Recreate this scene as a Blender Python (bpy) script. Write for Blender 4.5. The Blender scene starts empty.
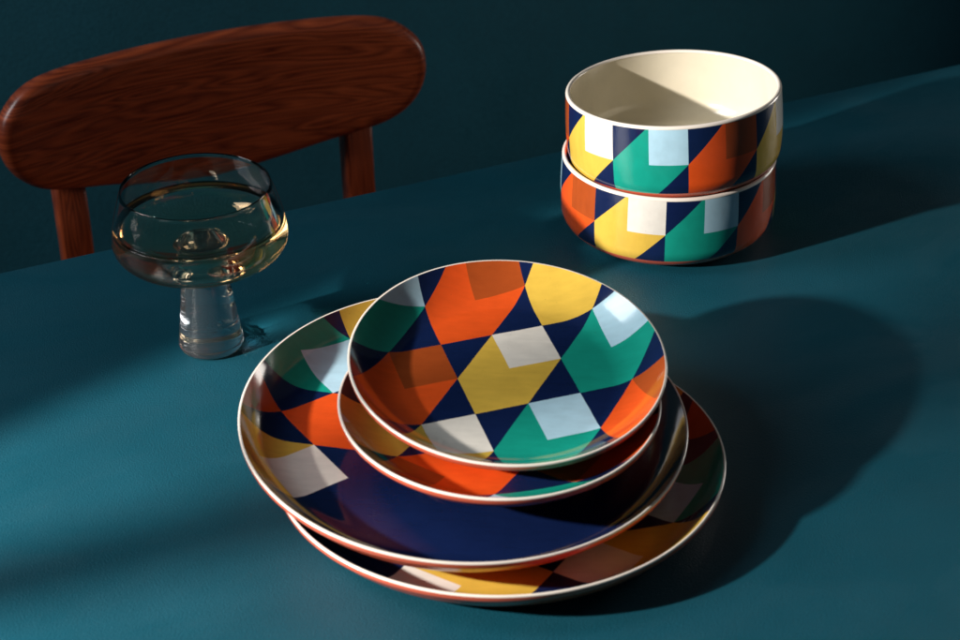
import bpy, math, random
from mathutils import Vector, Matrix

S = 0.01                      # the scene is laid out in centimetres
C = bpy.context.scene.collection
R = math.radians
random.seed(4)
SEG = 224

# ------------------------------------------------------------------ helpers
def link(o):
    C.objects.link(o)
    return o

def mesh_obj(name, verts, faces, mat, parent=None, smooth=True, scale=S):
    me = bpy.data.meshes.new(name)
    me.from_pydata([(x*scale, y*scale, z*scale) for x, y, z in verts], [], faces)
    me.validate()
    me.update()
    if smooth:
        me.polygons.foreach_set('use_smooth', [True]*len(me.polygons))
    me.materials.append(mat)
    o = link(bpy.data.objects.new(name, me))
    if parent:
        o.parent = parent
    return o

def thing(name, loc=(0, 0, 0), label=None, cat=None, group=None, normal=None, rotz=0):
    o = link(bpy.data.objects.new(name, None))
    o.empty_display_size = .02
    o.location = [v*S for v in loc]
    if normal is not None:
        n = Vector((normal[0], normal[1], 1)).normalized()
        o.rotation_mode = 'QUATERNION'
        a = Vector((0, 1, 0)).cross(n).normalized()
        b = n.cross(a)
        o.rotation_quaternion = Matrix((a, b, n)).transposed().to_quaternion()
    else:
        o.rotation_euler = (0, 0, rotz)
    if label: o['label'] = label
    if cat: o['category'] = cat
    if group: o['group'] = group
    return o

def lathe(name, prof, mat, parent, seg=SEG, wob=None):
    """prof: list of (r, z) in cm, walked so that the outside is on the right hand"""
    verts, faces, rows = [], [], []
    for r, z in prof:
        if r < 1e-6:
            rows.append([len(verts)]); verts.append((0, 0, z))
        else:
            row = []
            for k in range(seg):
                t = 2*math.pi*k/seg
                dr, dz = wob(t, r, z) if wob else (0, 0)
                row.append(len(verts)); verts.append(((r+dr)*math.cos(t), (r+dr)*math.sin(t), z+dz))
            rows.append(row)
    for a, b in zip(rows, rows[1:]):
        for k in range(seg):
            k2 = (k+1) % seg
            if len(a) == 1 and len(b) > 1: faces.append((a[0], b[k2], b[k]))
            elif len(b) == 1 and len(a) > 1: faces.append((a[k], a[k2], b[0]))
            elif len(a) > 1: faces.append((a[k], a[k2], b[k2], b[k]))
    return mesh_obj(name, verts, faces, mat, parent)

def arc(cx, cz, r1, r2, a0, a1, n):
    return [(cx+r1*math.cos(R(a0+(a1-a0)*i/n)), cz+r2*math.sin(R(a0+(a1-a0)*i/n))) for i in range(n+1)]

# ------------------------------------------------------------------ node helpers
class N:
    def __init__(s, name):
        s.m = bpy.data.materials.new(name); s.m.use_nodes = True
        s.t = s.m.node_tree; s.t.nodes.clear()
        s.out = s.t.nodes.new('ShaderNodeOutputMaterial')
    def new(s, kind, **kw):
        n = s.t.nodes.new(kind)
        for k, v in kw.items(): setattr(n, k, v)
        return n
    def put(s, sock, v):
        if isinstance(v, bpy.types.NodeSocket): s.t.links.new(v, sock)
        elif v is not None: sock.default_value = v
    def math(s, op, a, b=None, c=None):
        n = s.new('ShaderNodeMath', operation=op)
        s.put(n.inputs[0], a)
        if b is not None: s.put(n.inputs[1], b)
        if c is not None: s.put(n.inputs[2], c)
        return n.outputs[0]
    def mix(s, f, a, b):
        n = s.new('ShaderNodeMix', data_type='RGBA')
        s.put(n.inputs[0], f)
        for sock, v in ((n.inputs[6], a), (n.inputs[7], b)):
            s.put(sock, v if isinstance(v, bpy.types.NodeSocket) else (*v, 1))
        return n.outputs[2]
    def coords(s):
        return s.new('ShaderNodeTexCoord').outputs['Object']
    def xyz(s, v):
        n = s.new('ShaderNodeSeparateXYZ'); s.put(n.inputs[0], v); return n.outputs
    def scaled(s, v, sc, rot=(0, 0, 0)):
        n = s.new('ShaderNodeMapping'); s.put(n.inputs[0], v)
        n.inputs['Scale'].default_value = sc; n.inputs['Rotation'].default_value = rot
        return n.outputs[0]
    def noise(s, v, scale, detail=3, rough=.5, dist=0):
        n = s.new('ShaderNodeTexNoise'); s.put(n.inputs['Vector'], v)
        n.inputs['Scale'].default_value = scale; n.inputs['Detail'].default_value = detail
        n.inputs['Roughness'].default_value = rough; n.inputs['Distortion'].default_value = dist
        return n.outputs[0]
    def ramp(s, v, lo, hi, a, b):
        n = s.new('ShaderNodeMapRange'); s.put(n.inputs[0], v)
        for i, x in zip((1, 2, 3, 4), (lo, hi, a, b)): n.inputs[i].default_value = x
        return n.outputs[0]
    def bump(s, h, strength, dist):
        n = s.new('ShaderNodeBump'); n.inputs['Strength'].default_value = strength
        n.inputs['Distance'].default_value = dist; s.put(n.inputs['Height'], h)
        return n.outputs[0]
    def principled(s, base, rough, **kw):
        b = s.new('ShaderNodeBsdfPrincipled')
        s.put(b.inputs['Base Color'], base if isinstance(base, bpy.types.NodeSocket) else (*base, 1))
        s.put(b.inputs['Roughness'], rough)
        for k, v in kw.items(): s.put(b.inputs[k.replace('_', ' ')], v)
        s.t.links.new(b.outputs[0], s.out.inputs['Surface'])
        return b

NAVY = (.0050, .0130, .060)
YEL = (.68, .445, .066); TEAL = (.008, .30, .225); ORA = (.72, .085, .012)
CREAM = (.76, .725, .665); SKYB = (.42, .65, .79); BRN = (.36, .065, .012)

def pattern(n, a, b, mask=None, shift=0):
    """hexagons joined at their corners on navy; each with a square in one third; colours run yellow, teal, orange"""
    i, j = n.math('ROUND', a), n.math('ROUND', b)
    x, y = n.math('SUBTRACT', a, i), n.math('SUBTRACT', b, j)
    hexm = n.math('LESS_THAN', n.math('ABSOLUTE', n.math('SUBTRACT', x, y)), .5)
    if mask: hexm = n.math('MULTIPLY', hexm, n.math('LESS_THAN', i, mask))
    sq = n.math('MULTIPLY', n.math('GREATER_THAN', x, 0), n.math('GREATER_THAN', y, 0))
    k = n.math('FLOORED_MODULO', n.math('ADD', n.math('SUBTRACT', i, j), 30+shift+.5), 3)
    k1, k2 = n.math('GREATER_THAN', k, 1), n.math('GREATER_THAN', k, 2)
    main = n.mix(k2, n.mix(k1, YEL, TEAL), ORA)
    sqc = n.mix(k2, n.mix(k1, CREAM, SKYB), BRN)
    return n.mix(hexm, NAVY, n.mix(sq, main, sqc))

def glaze(n, col, p, sheen=.09, var=1.0):
    """brushed tint variation, faint unevenness of the glaze, pinholes"""
    streak = n.noise(n.scaled(p, (60, 260, 60), (0, 0, .5)), 1.0, 4, .6)
    blot = n.noise(p, 55, 4, .6)
    f = n.ramp(n.math('ADD', n.math('MULTIPLY', streak, .5), n.math('MULTIPLY', blot, .5)), .3, .7, 1-.14*var, 1+.08*var)
    vm = n.new('ShaderNodeVectorMath', operation='SCALE'); n.put(vm.inputs[0], col); n.put(vm.inputs['Scale'], f)
    v = n.new('ShaderNodeTexVoronoi'); n.put(v.inputs['Vector'], p); v.inputs['Scale'].default_value = 150
    pit = n.math('LESS_THAN', v.outputs[0], .045)
    colr = n.mix(n.math('MULTIPLY', pit, .35*var), vm.outputs[0], (.05, .03, .02))
    rough = n.ramp(n.noise(p, 30, 3), .3, .7, sheen*.8, sheen*1.5)
    h = n.math('ADD', n.noise(p, 26, 2), n.math('MULTIPLY', n.noise(p, 220, 2), .05))
    n.principled(colr, rough, Normal=n.bump(h, .25*var, .0012), Specular_IOR_Level=.5, Coat_Weight=.2, Coat_Roughness=.05)
    return n.m

def plate_mat(name, L, deg, o, mask=None, shift=0):
    n = N(name); p = n.coords()
    warp = n.new('ShaderNodeVectorMath', operation='SUBTRACT')
    nz = n.new('ShaderNodeTexNoise'); n.put(nz.inputs['Vector'], p); nz.inputs['Scale'].default_value = 60
    n.put(warp.inputs[0], nz.outputs['Color']); warp.inputs[1].default_value = (.5, .5, .5)
    ma = n.new('ShaderNodeVectorMath', operation='MULTIPLY_ADD')
    n.put(ma.inputs[0], warp.outputs[0]); ma.inputs[1].default_value = (.0006,)*3; n.put(ma.inputs[2], p)
    x, y, z = n.xyz(ma.outputs[0])
    c, s = math.cos(R(deg))/(L*S), math.sin(R(deg))/(L*S)
    x0, y0 = n.math('SUBTRACT', x, o[0]*S), n.math('SUBTRACT', y, o[1]*S)
    a = n.math('ADD', n.math('MULTIPLY', x0, c), n.math('MULTIPLY', y0, s))
    b = n.math('ADD', n.math('MULTIPLY', x0, -s), n.math('MULTIPLY', y0, c))
    return glaze(n, pattern(n, a, b, mask, shift), p)

def bowl_mat(name, a_of_zero, zc, L=5.74):
    n = N(name); p = n.coords()
    x, y, z = n.xyz(p)
    phi = n.math('ARCTAN2', x, n.math('MULTIPLY', y, -1))          # 0 towards -y, growing towards +x
    a = n.math('ADD', n.math('MULTIPLY', phi, 9/(2*math.pi)), a_of_zero)
    b = n.math('DIVIDE', n.math('SUBTRACT', z, zc*S), L*S)
    return glaze(n, pattern(n, a, b), p, .14)

def plain_glaze(name, col, sheen):
    n = N(name); p = n.coords()
    rgb = n.new('ShaderNodeRGB'); rgb.outputs[0].default_value = (*col, 1)
    return glaze(n, rgb.outputs[0], p, sheen, .35)

M_LIP = plain_glaze('cream lip glaze', (.84, .76, .68), .16)
M_UNDER = plain_glaze('terracotta underside glaze', (.62, .115, .060), .22)
M_CREAM = plain_glaze('cream interior glaze', (.70, .635, .50), .12)

# ------------------------------------------------------------------ setting
def stone_teal(name, col, fine, sheen, bumpd):
    n = N(name); p = n.coords()
    f1 = n.noise(p, fine, 4, .65); f2 = n.noise(p, 9, 4, .6); f3 = n.noise(p, 1.7, 3, .5)
    f = n.ramp(n.math('ADD', n.math('MULTIPLY', f1, .5), n.math('ADD', n.math('MULTIPLY', f2, .3), n.math('MULTIPLY', f3, .2))), .3, .7, .72, 1.28)
    vm = n.new('ShaderNodeVectorMath', operation='SCALE'); vm.inputs[0].default_value = col; n.put(vm.inputs['Scale'], f)
    v = n.new('ShaderNodeTexVoronoi'); n.put(v.inputs['Vector'], p); v.inputs['Scale'].default_value = fine*1.1
    h = n.math('ADD', n.noise(p, fine, 3, .6), n.math('MULTIPLY', v.outputs[0], .35))
    smear = n.ramp(n.noise(n.scaled(p, (1, 2.2, 1), (0, 0, .6)), 7, 5, .65, .6), .35, .7, .82, 1.22)
    n.principled(vm.outputs[0], n.math('MULTIPLY', n.ramp(f1, .3, .7, sheen*.85, sheen*1.15), smear), Normal=n.bump(h, .5, bumpd), Specular_IOR_Level=.35)
    return n.m

M_TABLE = stone_teal('teal painted table', (.0050, .063, .094), 850, .46, .0006)
M_WALL = stone_teal('dark teal wall paint', (.012, .098, .136), 260, .75, .0008)
M_FLOOR = stone_teal('dark floor', (.02, .035, .045), 60, .6, .001)

TH = R(24.3)
ex, ey = Vector((math.cos(TH), math.sin(TH), 0)), Vector((-math.sin(TH), math.cos(TH), 0))
E0 = Vector((-8.06, 20.4, 0))                                     # a point of the table's far edge

def quad(name, pts, mat):
    o = mesh_obj(name, pts, [(0, 1, 2, 3)], mat, smooth=False); o['kind'] = 'structure'; return o

WALL_D = 66
fl = -74.0
quad('floor', [(-320, -320, fl), (320, -320, fl), (320, 320, fl), (-320, 320, fl)], M_FLOOR)
w0 = E0 + ey*WALL_D
quad('wall', [tuple(w0-ex*260+Vector((0, 0, fl-.5))), tuple(w0+ex*260+Vector((0, 0, fl-.5))),
              tuple(w0+ex*260+Vector((0, 0, 190))), tuple(w0-ex*260+Vector((0, 0, 190)))], M_WALL)

def rbox(name, x0, x1, y0, y1, z0, z1, bev, mat, parent, segs=3):
    """bevelled box"""
    import bmesh
    bm = bmesh.new(); bmesh.ops.create_cube(bm, size=1)
    for v in bm.verts:
        v.co = Vector(((x0+x1)/2+v.co.x*(x1-x0), (y0+y1)/2+v.co.y*(y1-y0), (z0+z1)/2+v.co.z*(z1-z0)))*S
    bmesh.ops.bevel(bm, geom=bm.edges[:], offset=bev*S, segments=segs, profile=.5, affect='EDGES')
    me = bpy.data.meshes.new(name); bm.to_mesh(me); bm.free(); me.materials.append(mat)
    me.polygons.foreach_set('use_smooth', [True]*len(me.polygons))
    o = link(bpy.data.objects.new(name, me)); o.parent = parent
    md = o.modifiers.new('wn', 'WEIGHTED_NORMAL'); md.keep_sharp = True
    return o

tb = thing('table', (E0.x, E0.y, fl), 'deep teal painted table carrying the plates, bowls and glass', 'table', rotz=TH)
H = -fl
rbox('tabletop', -95, 95, -92, 0, H-3.2, H, .22, M_TABLE, tb)
rbox('apron', -86, 86, -84, -8, H-10, H-3.3, .2, M_TABLE, tb)
for sx in (-82, 82):
    for sy in (-80, -12):
        rbox('leg', sx-3, sx+3, sy-3, sy+3, .05, H-10.1, .4, M_TABLE, tb)

# ------------------------------------------------------------------ plates
def plate_profile(Rr, dep, total, foot_r, th=.42):
    def h(r):
        st, pw = (.77, 2.25) if Rr > 12 else (.66, 2.0); t = max(0, min(1, (r/Rr-st)/(1-st))); return -dep+dep*t**pw
    n = 70
    rl = Rr-.17
    face = [(0, -dep)]+[(rl*i/n, h(rl*i/n)) for i in range(1, n+1)]
    lip = [face[-1]]+arc(rl+.045, h(rl)-.095, .105, .105, 85, 0, 8)
    lo = lip[-1]
    under = [lo, (lo[0]-.01, lo[1]-.14), (lo[0]-.04, lo[1]-.28), (lo[0]-.13, lo[1]-.41), (lo[0]-.28, lo[1]-.52)]
    lo = under[-1]
    r1 = foot_r+.7
    for i in range(1, 25):
        r = lo[0]+(r1-lo[0])*i/24
        k = i/24
        under.append((r, h(r)-(h(lo[0])-lo[1])-.22*k))
    zb = -total
    zf = under[-1][1]
    under += [(foot_r+.45, zf-.05), (foot_r+.2, zb+.12), (foot_r+.05, zb), (foot_r-.25, zb), (foot_r-.45, zb+.15),
              (foot_r-.6, min(zf-.02, zb+.5)), (0, min(zf-.02, zb+.5))]
    return face, lip, under

def make_plate(c, tilt, Rr, dep, total, foot_r, mat, label, cat, group):
    t = thing('patterned_plate', c, label, cat, group, normal=tilt)
    face, lip, under = plate_profile(Rr, dep, total, foot_r)
    ph = random.random()*6
    wob = lambda a, r, z: (.012*r/Rr*math.sin(2*a+ph), .02*(r/Rr)**3*math.sin(3*a+ph))
    lathe('well', face[::-1], mat, t, wob=wob)
    lathe('rim', lip[::-1], M_LIP, t, wob=wob)
    lathe('underside', under[::-1], M_UNDER, t, wob=wob)
    return t

G = 'stacked patterned plates'
make_plate((1.05, -19.70, 2.574), (0, 0), 13.5, 2.1, 2.57, 9.0,
           plate_mat('pattern of the lowest dinner plate', 7.5, 147.2, (8.0, -7.95), mask=1.5),
           'large patterned dinner plate lying flat on the table at the bottom of the stack', 'dinner plate', G)
make_plate((-1.06, -18.40, 4.675), (.055, -.065), 13.5, 2.2, 3.25, 8.6,
           plate_mat('pattern of the second dinner plate', 7.5, -54.0, (-11.97, -3.2), mask=.5),
           'large dinner plate with a plain navy area, patterned at its left, second from bottom', 'dinner plate', G)
make_plate((1.07, -19.10, 6.176), (.018, -.052), 9.61, 1.9, 3.3, 5.6,
           plate_mat('pattern of the lower side plate', 6.65, 147, (-3.2, -5.4), shift=2),
           'small patterned side plate mostly hidden directly beneath the topmost plate', 'side plate', G)
make_plate((1.63, -16.84, 7.633), (.048, -.148), 9.61, 1.9, 3.0, 5.4,
           plate_mat('pattern of the top side plate', 6.67, 18.4, (.21, .83)),
           'small patterned side plate with a central yellow hexagon, topmost of the stack and tilted forward', 'side plate', G)

# ------------------------------------------------------------------ bowls
def make_bowl(c, tilt, mat, label, Ro=7.96):
    t = thing('patterned_bowl', c, label, 'bowl', 'stacked patterned bowls', normal=tilt)
    Ht, th = 6.33, .38
    # outer wall from lip down to the edge of the decoration, then base
    wall = [(Ro-.03+.10*math.sin(math.pi*min(1, i/20)), Ht-.22-(Ht-.22-2.0)*i/16) for i in range(17)]
    cx, cz, ra, rb = 5.7, 2.0, wall[-1][0]-5.7, 1.85
    curve = arc(cx, cz, ra, rb, 0, -90, 24)
    k = next(i for i, q in enumerate(curve) if q[1] < 1.2)
    band = wall+curve[1:k+1]
    base = curve[k:]+[(5.6, .10), (5.4, .02), (5.2, 0), (4.95, 0), (4.75, .2), (4.5, .32), (0, .32)]
    lip = [(Ro-th+.02, Ht-.18)]+arc(Ro-th/2-.01, Ht-.2, th/2-.01, .2, 176, 4, 12)+[wall[0]]
    ci = 5.3
    inner = [(Ro-th+.02, Ht-.18)]+[(Ro-th+.02+.06*math.sin(math.pi*i/12), Ht-.18-(Ht-.18-2.7)*i/12) for i in range(1, 13)]
    inner += arc(ci, 2.7, inner[-1][0]-ci, 2.0, 0, -90, 20)[1:]+[(3.5, .68), (0, .66)]
    lathe('patterned_wall', band, mat, t)
    lathe('base', base, M_UNDER, t)
    lathe('rim', lip, M_LIP, t)
    lathe('interior', inner[::-1], M_CREAM, t)
    return t

make_bowl((14.27, 13.50, 0), (0, 0), bowl_mat('pattern of the lower bowl', .5+6.6/40, 3.47),
          'patterned cereal bowl standing on the table beneath the other bowl')
make_bowl((14.70, 13.25, 5.20), (-.050, .047), bowl_mat('pattern of the upper bowl', 1.5-1.9/40, 3.47),
          'patterned bowl with a visible cream interior, tilted on top of the other bowl', Ro=7.88)

# ------------------------------------------------------------------ wine glass
def glass_mat(name, tw, bmp):
    n = N(name); p = n.coords()
    g = n.principled((1, 1, 1), .0, Transmission_Weight=tw, IOR=1.5)
    if bmp: n.t.links.new(n.bump(n.noise(p, 30, 2), bmp, .0010), g.inputs['Normal'])
    return n.m
def wine_mat():
    n = N('white wine')
    g = n.principled((1, .985, .95), .0, Transmission_Weight=1.0, IOR=1.34)
    v = n.new('ShaderNodeVolumeAbsorption'); v.inputs['Color'].default_value = (.96, .70, .27, 1); v.inputs['Density'].default_value = 20
    n.t.links.new(v.outputs[0], n.out.inputs['Volume'])
    return n.m
M_GLASS, M_STEM, M_WINE = glass_mat('clear glass', 1.0, .05), glass_mat('thick cast glass', .985, 0), wine_mat()
wg = thing('wine_glass', (-18.4, -2.77, 0), 'clear coupe wine glass with a thick tapered stem, half full of white wine', 'wine glass')
gl = lambda t: t*(1.36-.36*t*t)
ow = [(4.93, 12.20)]+[(4.93+.87*gl(i/14), 12.2-3.7*i/14) for i in range(1, 15)]
ob = arc(0, 8.5, 5.8, 2.32, 0, -72, 30)[1:]
zj = ob[-1][1]; rj = ob[-1][0]
bowl_out = ow+ob+[(1.62, zj-.14)]
stem = [(1.62, zj-.14), (1.57, zj-.3), (1.56, zj-.45)]+[(1.56+.62*(i/40)**1.15, zj-.45-(zj-.45-.75)*i/40) for i in range(1, 41)]
stem += arc(1.78, .5, .42, .48, 25, -90, 24)+[(1.4, .05), (.8, .16), (0, .22)]
th = .10
iw = [(4.93-.08, 12.24)]+[(4.93-th+.85*gl(i/14), 12.15-3.65*i/14) for i in range(0, 15)]
ib = arc(0, 8.5, iw[-1][0], 2.0, 0, -68, 26)[1:]
dome = [(1.75, 6.58), (1.45, 6.66), (1.2, 6.90), (.8, 7.12), (.4, 7.21), (0, 7.23)]
inner = iw+ib+dome
rimtop = [(4.85, 12.24), (4.89, 12.255), (4.92, 12.24), (4.93, 12.20)]
gb = lathe('bowl', bowl_out[::-1]+rimtop[::-1][1:-1]+inner, M_GLASS, wg, seg=160)
gs = lathe('stem', stem[::-1], M_STEM, wg, seg=320)
# wine: overlaps the glass wall slightly, flat surface with a meniscus
zl = 9.72
inset = .05
wp = [(r+inset, z) for r, z in iw if z < zl]+[(r+inset, z-inset*.6) for r, z in ib]+[(r, z-.05) for r, z in dome[:-1]]+[(0, 7.18)]
top = [(0, zl), (4.3, zl), (4.9, zl+.015), (wp[0][0]-.12, zl+.06), (wp[0][0]-.02, zl+.12)]
ws = lathe('wine', (top+wp)[::-1], M_WINE, wg, seg=160)
import bmesh
for o in (gb, gs, ws):        # one consistent outward orientation
    bm = bmesh.new(); bm.from_mesh(o.data)
    for f in bm.faces: f.smooth = True
    bm.to_mesh(o.data); bm.free()

# ------------------------------------------------------------------ chair
def wood_mat(upright=False):
    n = N('dark red stained oak'); p = n.coords()
    if upright: p = n.scaled(p, (1, 1, 1), (0, R(90), 0))
    q = n.scaled(p, (1.2, 1.2, 12), (0, R(4), 0))
    w = n.noise(q, 3.2, 2, .45, .35)
    rings = n.math('PINGPONG', n.math('MULTIPLY', w, 34), 1)
    fine = n.noise(n.scaled(p, (14, 14, 420)), 1.0, 5, .65, .3)
    pores = n.noise(n.scaled(p, (30, 30, 900)), 1.0, 2, .5)
    f = n.math('ADD', n.math('MULTIPLY', rings, .30), n.math('ADD', n.math('MULTIPLY', fine, .58), n.math('MULTIPLY', pores, .2)))
    c = n.mix(n.ramp(f, .25, .75, 0, 1), (.085, .010, .004), (.40, .072, .020))
    n.principled(c, n.ramp(fine, .3, .7, .3, .45), Normal=n.bump(f, .35, .0006), Coat_Weight=.25, Coat_Roughness=.25)
    return n.m
M_WOOD, M_WOODV = wood_mat(), wood_mat(True)
ch = thing('dining_chair', (-24.44, 45.85, fl), 'dark red wooden dining chair with a curved backrest behind the table', 'chair', rotz=TH)
Rc = 55.0
def bend(s, z, off):                # s along the rest, off away from the sitter; local frame: +x along, +y away from table
    a = s/Rc; r = Rc+off
    return (r*math.sin(a), r*math.cos(a)-Rc, z)
zt = -fl
outline = [(20.52, -1.8), (20.45, -.9), (20.2, .1), (19.65, .85), (18.9, 1.6), (17.98, 2.25), (17.1, 2.65), (16.2, 2.92), (14.5, 3.12), (12.2, 3.22),
           (7.6, 3.27), (0, 3.3)]
outb = [(20.48, -2.7), (20.25, -3.7), (19.75, -4.8), (19.1, -5.7), (18.27, -6.5), (17.2, -7.2), (15.83, -7.75), (13.8, -8.25), (11.56, -8.7),
        (6.7, -9.75), (3, -10.35), (0, -10.55)]
half = list(reversed(outline))+outb
def resample(pts, n):
    L = [0]
    for a, b in zip(pts, pts[1:]): L.append(L[-1]+math.dist(a, b))
    out = []
    for i in range(n+1):
        d = L[-1]*i/n; j = max(k for k in range(len(L)) if L[k] <= d+1e-9); j = min(j, len(pts)-2)
        t = (d-L[j])/(L[j+1]-L[j]); out.append((pts[j][0]+(pts[j+1][0]-pts[j][0])*t, pts[j][1]+(pts[j+1][1]-pts[j][1])*t))
    return out
half = resample(half, 120)
for _ in range(6):                  # soften the traced corners
    half = [half[0]]+[((a[0]+2*b[0]+c[0])/4, (a[1]+2*b[1]+c[1])/4) for a, b, c in zip(half, half[1:], half[2:])]+[half[-1]]
loop = half+[(-x, z) for x, z in reversed(half[1:-1])]
nl = len(loop)
cx0, cz0 = 0, -3.4
verts, faces = [], []
rings = []
T = 1.9
for inset_, off in ((2.2, -T/2), (.9, -T/2), (.45, -T/2+.06), (.15, -T/2+.28), (0, -T/2+.62), (0, T/2-.62), (.15, T/2-.28), (.45, T/2-.06), (.9, T/2), (2.2, T/2)):
    row = []
    for k, (x, z) in enumerate(loop):
        a, b = loop[k-1], loop[(k+1) % nl]
        tx, tz = b[0]-a[0], b[1]-a[1]; L = math.hypot(tx, tz) or 1
        nx, nz = -tz/L, tx/L                       # inward for this winding
        row.append(len(verts)); verts.append(bend(x+nx*inset_*-1*-1, z+nz*inset_, off))
    rings.append(row)
# decide inward direction from the first loop
def inward_ok():
    a = rings[4][30]; b = rings[0][30]
    va, vb = verts[a], verts[b]
    return math.hypot(vb[0], vb[2]+3.4) < math.hypot(va[0], va[2]+3.4)
if not inward_ok():
    verts = []
    for r_i, (inset_, off) in enumerate(((2.2, -T/2), (.9, -T/2), (.45, -T/2+.06), (.15, -T/2+.28), (0, -T/2+.62), (0, T/2-.62), (.15, T/2-.28), (.45, T/2-.06), (.9, T/2), (2.2, T/2))):
        for k, (x, z) in enumerate(loop):
            a, b = loop[k-1], loop[(k+1) % nl]
            tx, tz = b[0]-a[0], b[1]-a[1]; L = math.hypot(tx, tz) or 1
            verts.append(bend(x+tz/L*inset_, z-tx/L*inset_, off))
for a, b in zip(rings, rings[1:]):
    for k in range(nl): faces.append((a[k], a[(k+1) % nl], b[(k+1) % nl], b[k]))
# faces of the board: strips between the mirrored halves
hn = len(half)
for row, flip in ((rings[0], False), (rings[-1], True)):
    top_i = lambda k: row[k]
    # pair top-edge index k with the bottom edge on the same side
    for side in (0, 1):
        seq = row[:hn] if side == 0 else [row[0]]+list(reversed(row[hn:]))+[row[hn-1]]
        m = len(seq)
        lo_, hi_ = 0, m-1
        while hi_-lo_ > 2:
            f = (seq[lo_], seq[lo_+1], seq[hi_-1], seq[hi_]); faces.append(f); lo_ += 1; hi_ -= 1
        faces.append(tuple(seq[lo_:hi_+1]))
bk = mesh_obj('backrest', [(x, y, z+zt) for x, y, z in verts], faces, M_WOOD, ch, smooth=True)
bm = bmesh.new(); bm.from_mesh(bk.data); bmesh.ops.recalc_face_normals(bm, faces=bm.faces[:]); bm.to_mesh(bk.data); bm.free()

def post(name, pts, w, d):
    """rectangular post with rounded edges swept along pts (bottom to top), local frame of the chair"""
    verts, faces = [], []; sec = []
    for (cx, cy, a0) in ((w/2-.4, d/2-.4, 0), (-w/2+.4, d/2-.4, 90), (-w/2+.4, -d/2+.4, 180), (w/2-.4, -d/2+.4, 270)):
        for i in range(5): sec.append((cx+.4*math.cos(R(a0+22.5*i)), cy+.4*math.sin(R(a0+22.5*i))))
    m = len(sec)
    for (x, y, z) in pts:
        for sx, sy in sec: verts.append((x+sx, y+sy, z))
    for r_ in range(len(pts)-1):
        for k in range(m): faces.append((r_*m+k, r_*m+(k+1) % m, (r_+1)*m+(k+1) % m, (r_+1)*m+k))
    faces += [tuple(range(m))[::-1], tuple(range((len(pts)-1)*m, len(pts)*m))]
    return mesh_obj(name, verts, faces, M_WOODV, ch)
for sg in (1, -1):
    x, y, _ = bend(13.7*sg, 0, T/2+.9)
    post('leg', [(x+1.5*sg, y+5.5, .05), (x+.8*sg, y+1.5, 28), (x+.3*sg, y-.6, 44), (x, y-.1, 60), (x, y, zt-1.5)], 2.9, 2.1)
    post('leg', [(19*sg, -38, .05), (18.5*sg, -37, 42.9)], 3.4, 3.4)
import bmesh
def chair_box(name, *a): return rbox(name, *a, M_WOOD, ch)
chair_box('seat', -21.5, 21.5, -42, -1.5, 43, 45.6, .9)
chair_box('stretcher', -18, 18, -37.6, -36, 36, 41, .3)

# ------------------------------------------------------------------ unseen candle, added beyond the left edge to shade the table's left
n = N('black candle wax'); n.principled((.012, .014, .016), .5)
M_WAX = n.m
n = N('dark bronze'); n.principled((.05, .038, .028), .42, Metallic=1.0)
M_BRASS = n.m
cs = thing('shadow_candlestick', (-77, -47.5, 0), 'tall black candle on a dark bronze stand, unseen, added to shade the left of the table', 'shadow_candlestick')
lathe('base', [(0, 0), (4.4, 0), (4.5, .25), (4.2, .6), (1.6, 1.1), (.75, 1.9), (.6, 4.5), (.95, 5.3), (.6, 6.1), (.6, 8.5), (1.5, 9.4), (1.7, 10.2), (1.35, 10.4), (0, 10.3)], M_BRASS, cs, seg=64)
lathe('candle', [(0, 10.2), (1.12, 10.25), (1.1, 12), (.95, 46.5), (.8, 47.2), (.4, 47.1), (0, 47.0)], M_WAX, cs, seg=48)

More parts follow.
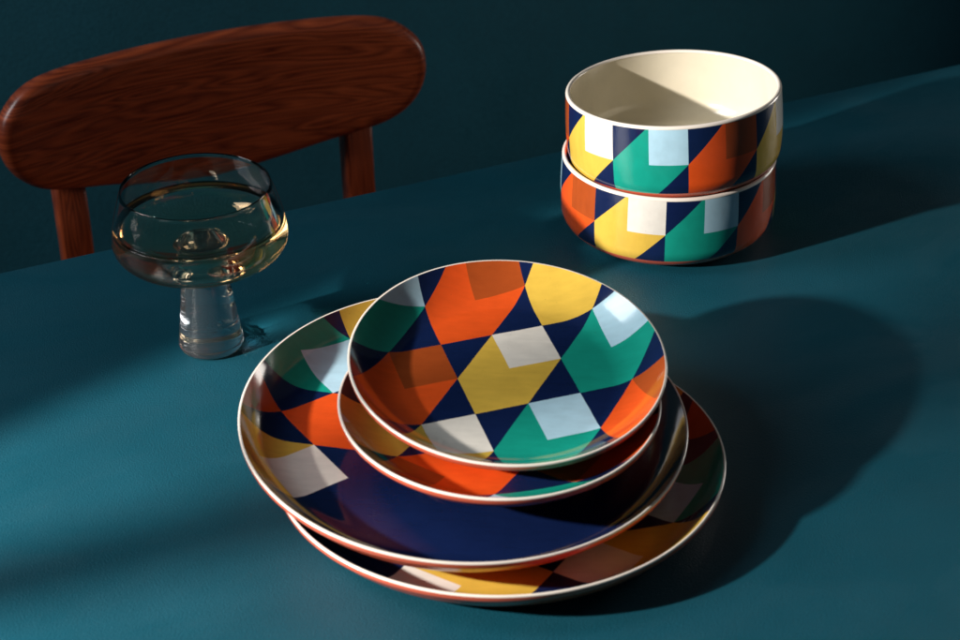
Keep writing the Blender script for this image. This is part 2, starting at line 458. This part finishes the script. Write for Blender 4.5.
# ------------------------------------------------------------------ light
def lamp(name, kind, loc, power, col, **kw):
    d = bpy.data.lights.new(name, kind); d.energy = power; d.color = col
    for k, v in kw.items(): setattr(d, k, v)
    o = link(bpy.data.objects.new(name, d)); o.location = [v*S for v in loc]; return o
def aim(o, tgt):
    o.rotation_mode = 'QUATERNION'
    o.rotation_quaternion = (Vector(tgt)*S-o.location).to_track_quat('-Z', 'Y')
key = lamp('key_light', 'SPOT', (-110.6, -60.6, 55.9), 166, (1, .94, .86), shadow_soft_size=.022, spot_size=R(57.2), spot_blend=.06)
ka, ke = R(4.5), R(-16)
aim(key, (-110.6+math.cos(ke)*math.cos(ka)*100, -60.6+math.cos(ke)*math.sin(ka)*100, 55.9+math.sin(ke)*100))
key.data.cycles.is_caustics_light = True
for o in (gb, gs, ws): o.cycles.is_caustics_caster = True
for o in C.objects:
    if o.name.startswith('tabletop'): o.cycles.is_caustics_receiver = True
side = lamp('side_fill_light', 'AREA', (-118, -12, 86), 10.5, (.93, .97, 1), shape='RECTANGLE', size=.4, size_y=.8)  # no window here: soft fill lamp added at left for chair, wall and table
aim(side, (0, 10, 0))
soft = lamp('right_fill_light', 'AREA', (106, 60, 16), 2.9, (1, .93, .85), shape='RECTANGLE', size=.3, size_y=.26)  # unseen lamp, not a window, added to light the bowls' right sides
aim(soft, (0, -10, 5))

w = bpy.data.worlds.new('World'); bpy.context.scene.world = w; w.use_nodes = True
bg = w.node_tree.nodes['Background']
bg.inputs[0].default_value = (.5, .68, .80, 1); bg.inputs[1].default_value = .045

# ------------------------------------------------------------------ camera
cd = bpy.data.cameras.new('camera'); cam = link(bpy.data.objects.new('camera', cd))
pitch, roll, D, fpx = .5353065, -.0182387, 129.5073, 1854.667
fwd = Vector((0, math.cos(pitch), -math.sin(pitch))); right = Vector((1, 0, 0)); up = right.cross(fwd)
r2 = right*math.cos(roll)+up*math.sin(roll); u2 = -right*math.sin(roll)+up*math.cos(roll)
cam.matrix_world = Matrix.Translation(-fwd*D*S) @ Matrix((r2, u2, -fwd)).transposed().to_4x4()
cd.sensor_width = 36; cd.lens = fpx/960*36
cd.clip_end = 50; cd.clip_start = .01
cd.dof.use_dof = True; cd.dof.focus_distance = 1.27; cd.dof.aperture_fstop = 11
sc = bpy.context.scene
sc.camera = cam
sc.render.engine = 'CYCLES'
cy = sc.cycles
cy.use_denoising = True
try: cy.denoiser = 'OPENIMAGEDENOISE'
except Exception: pass
cy.max_bounces = 16; cy.transmission_bounces = 14; cy.glossy_bounces = 6; cy.diffuse_bounces = 4
cy.caustics_refractive = True; cy.caustics_reflective = False; cy.blur_glossy = .3
cy.sample_clamp_indirect = 8
sc.view_settings.view_transform = 'Standard'; sc.view_settings.look = 'None'
sc.view_settings.exposure = 0; sc.view_settings.gamma = 1
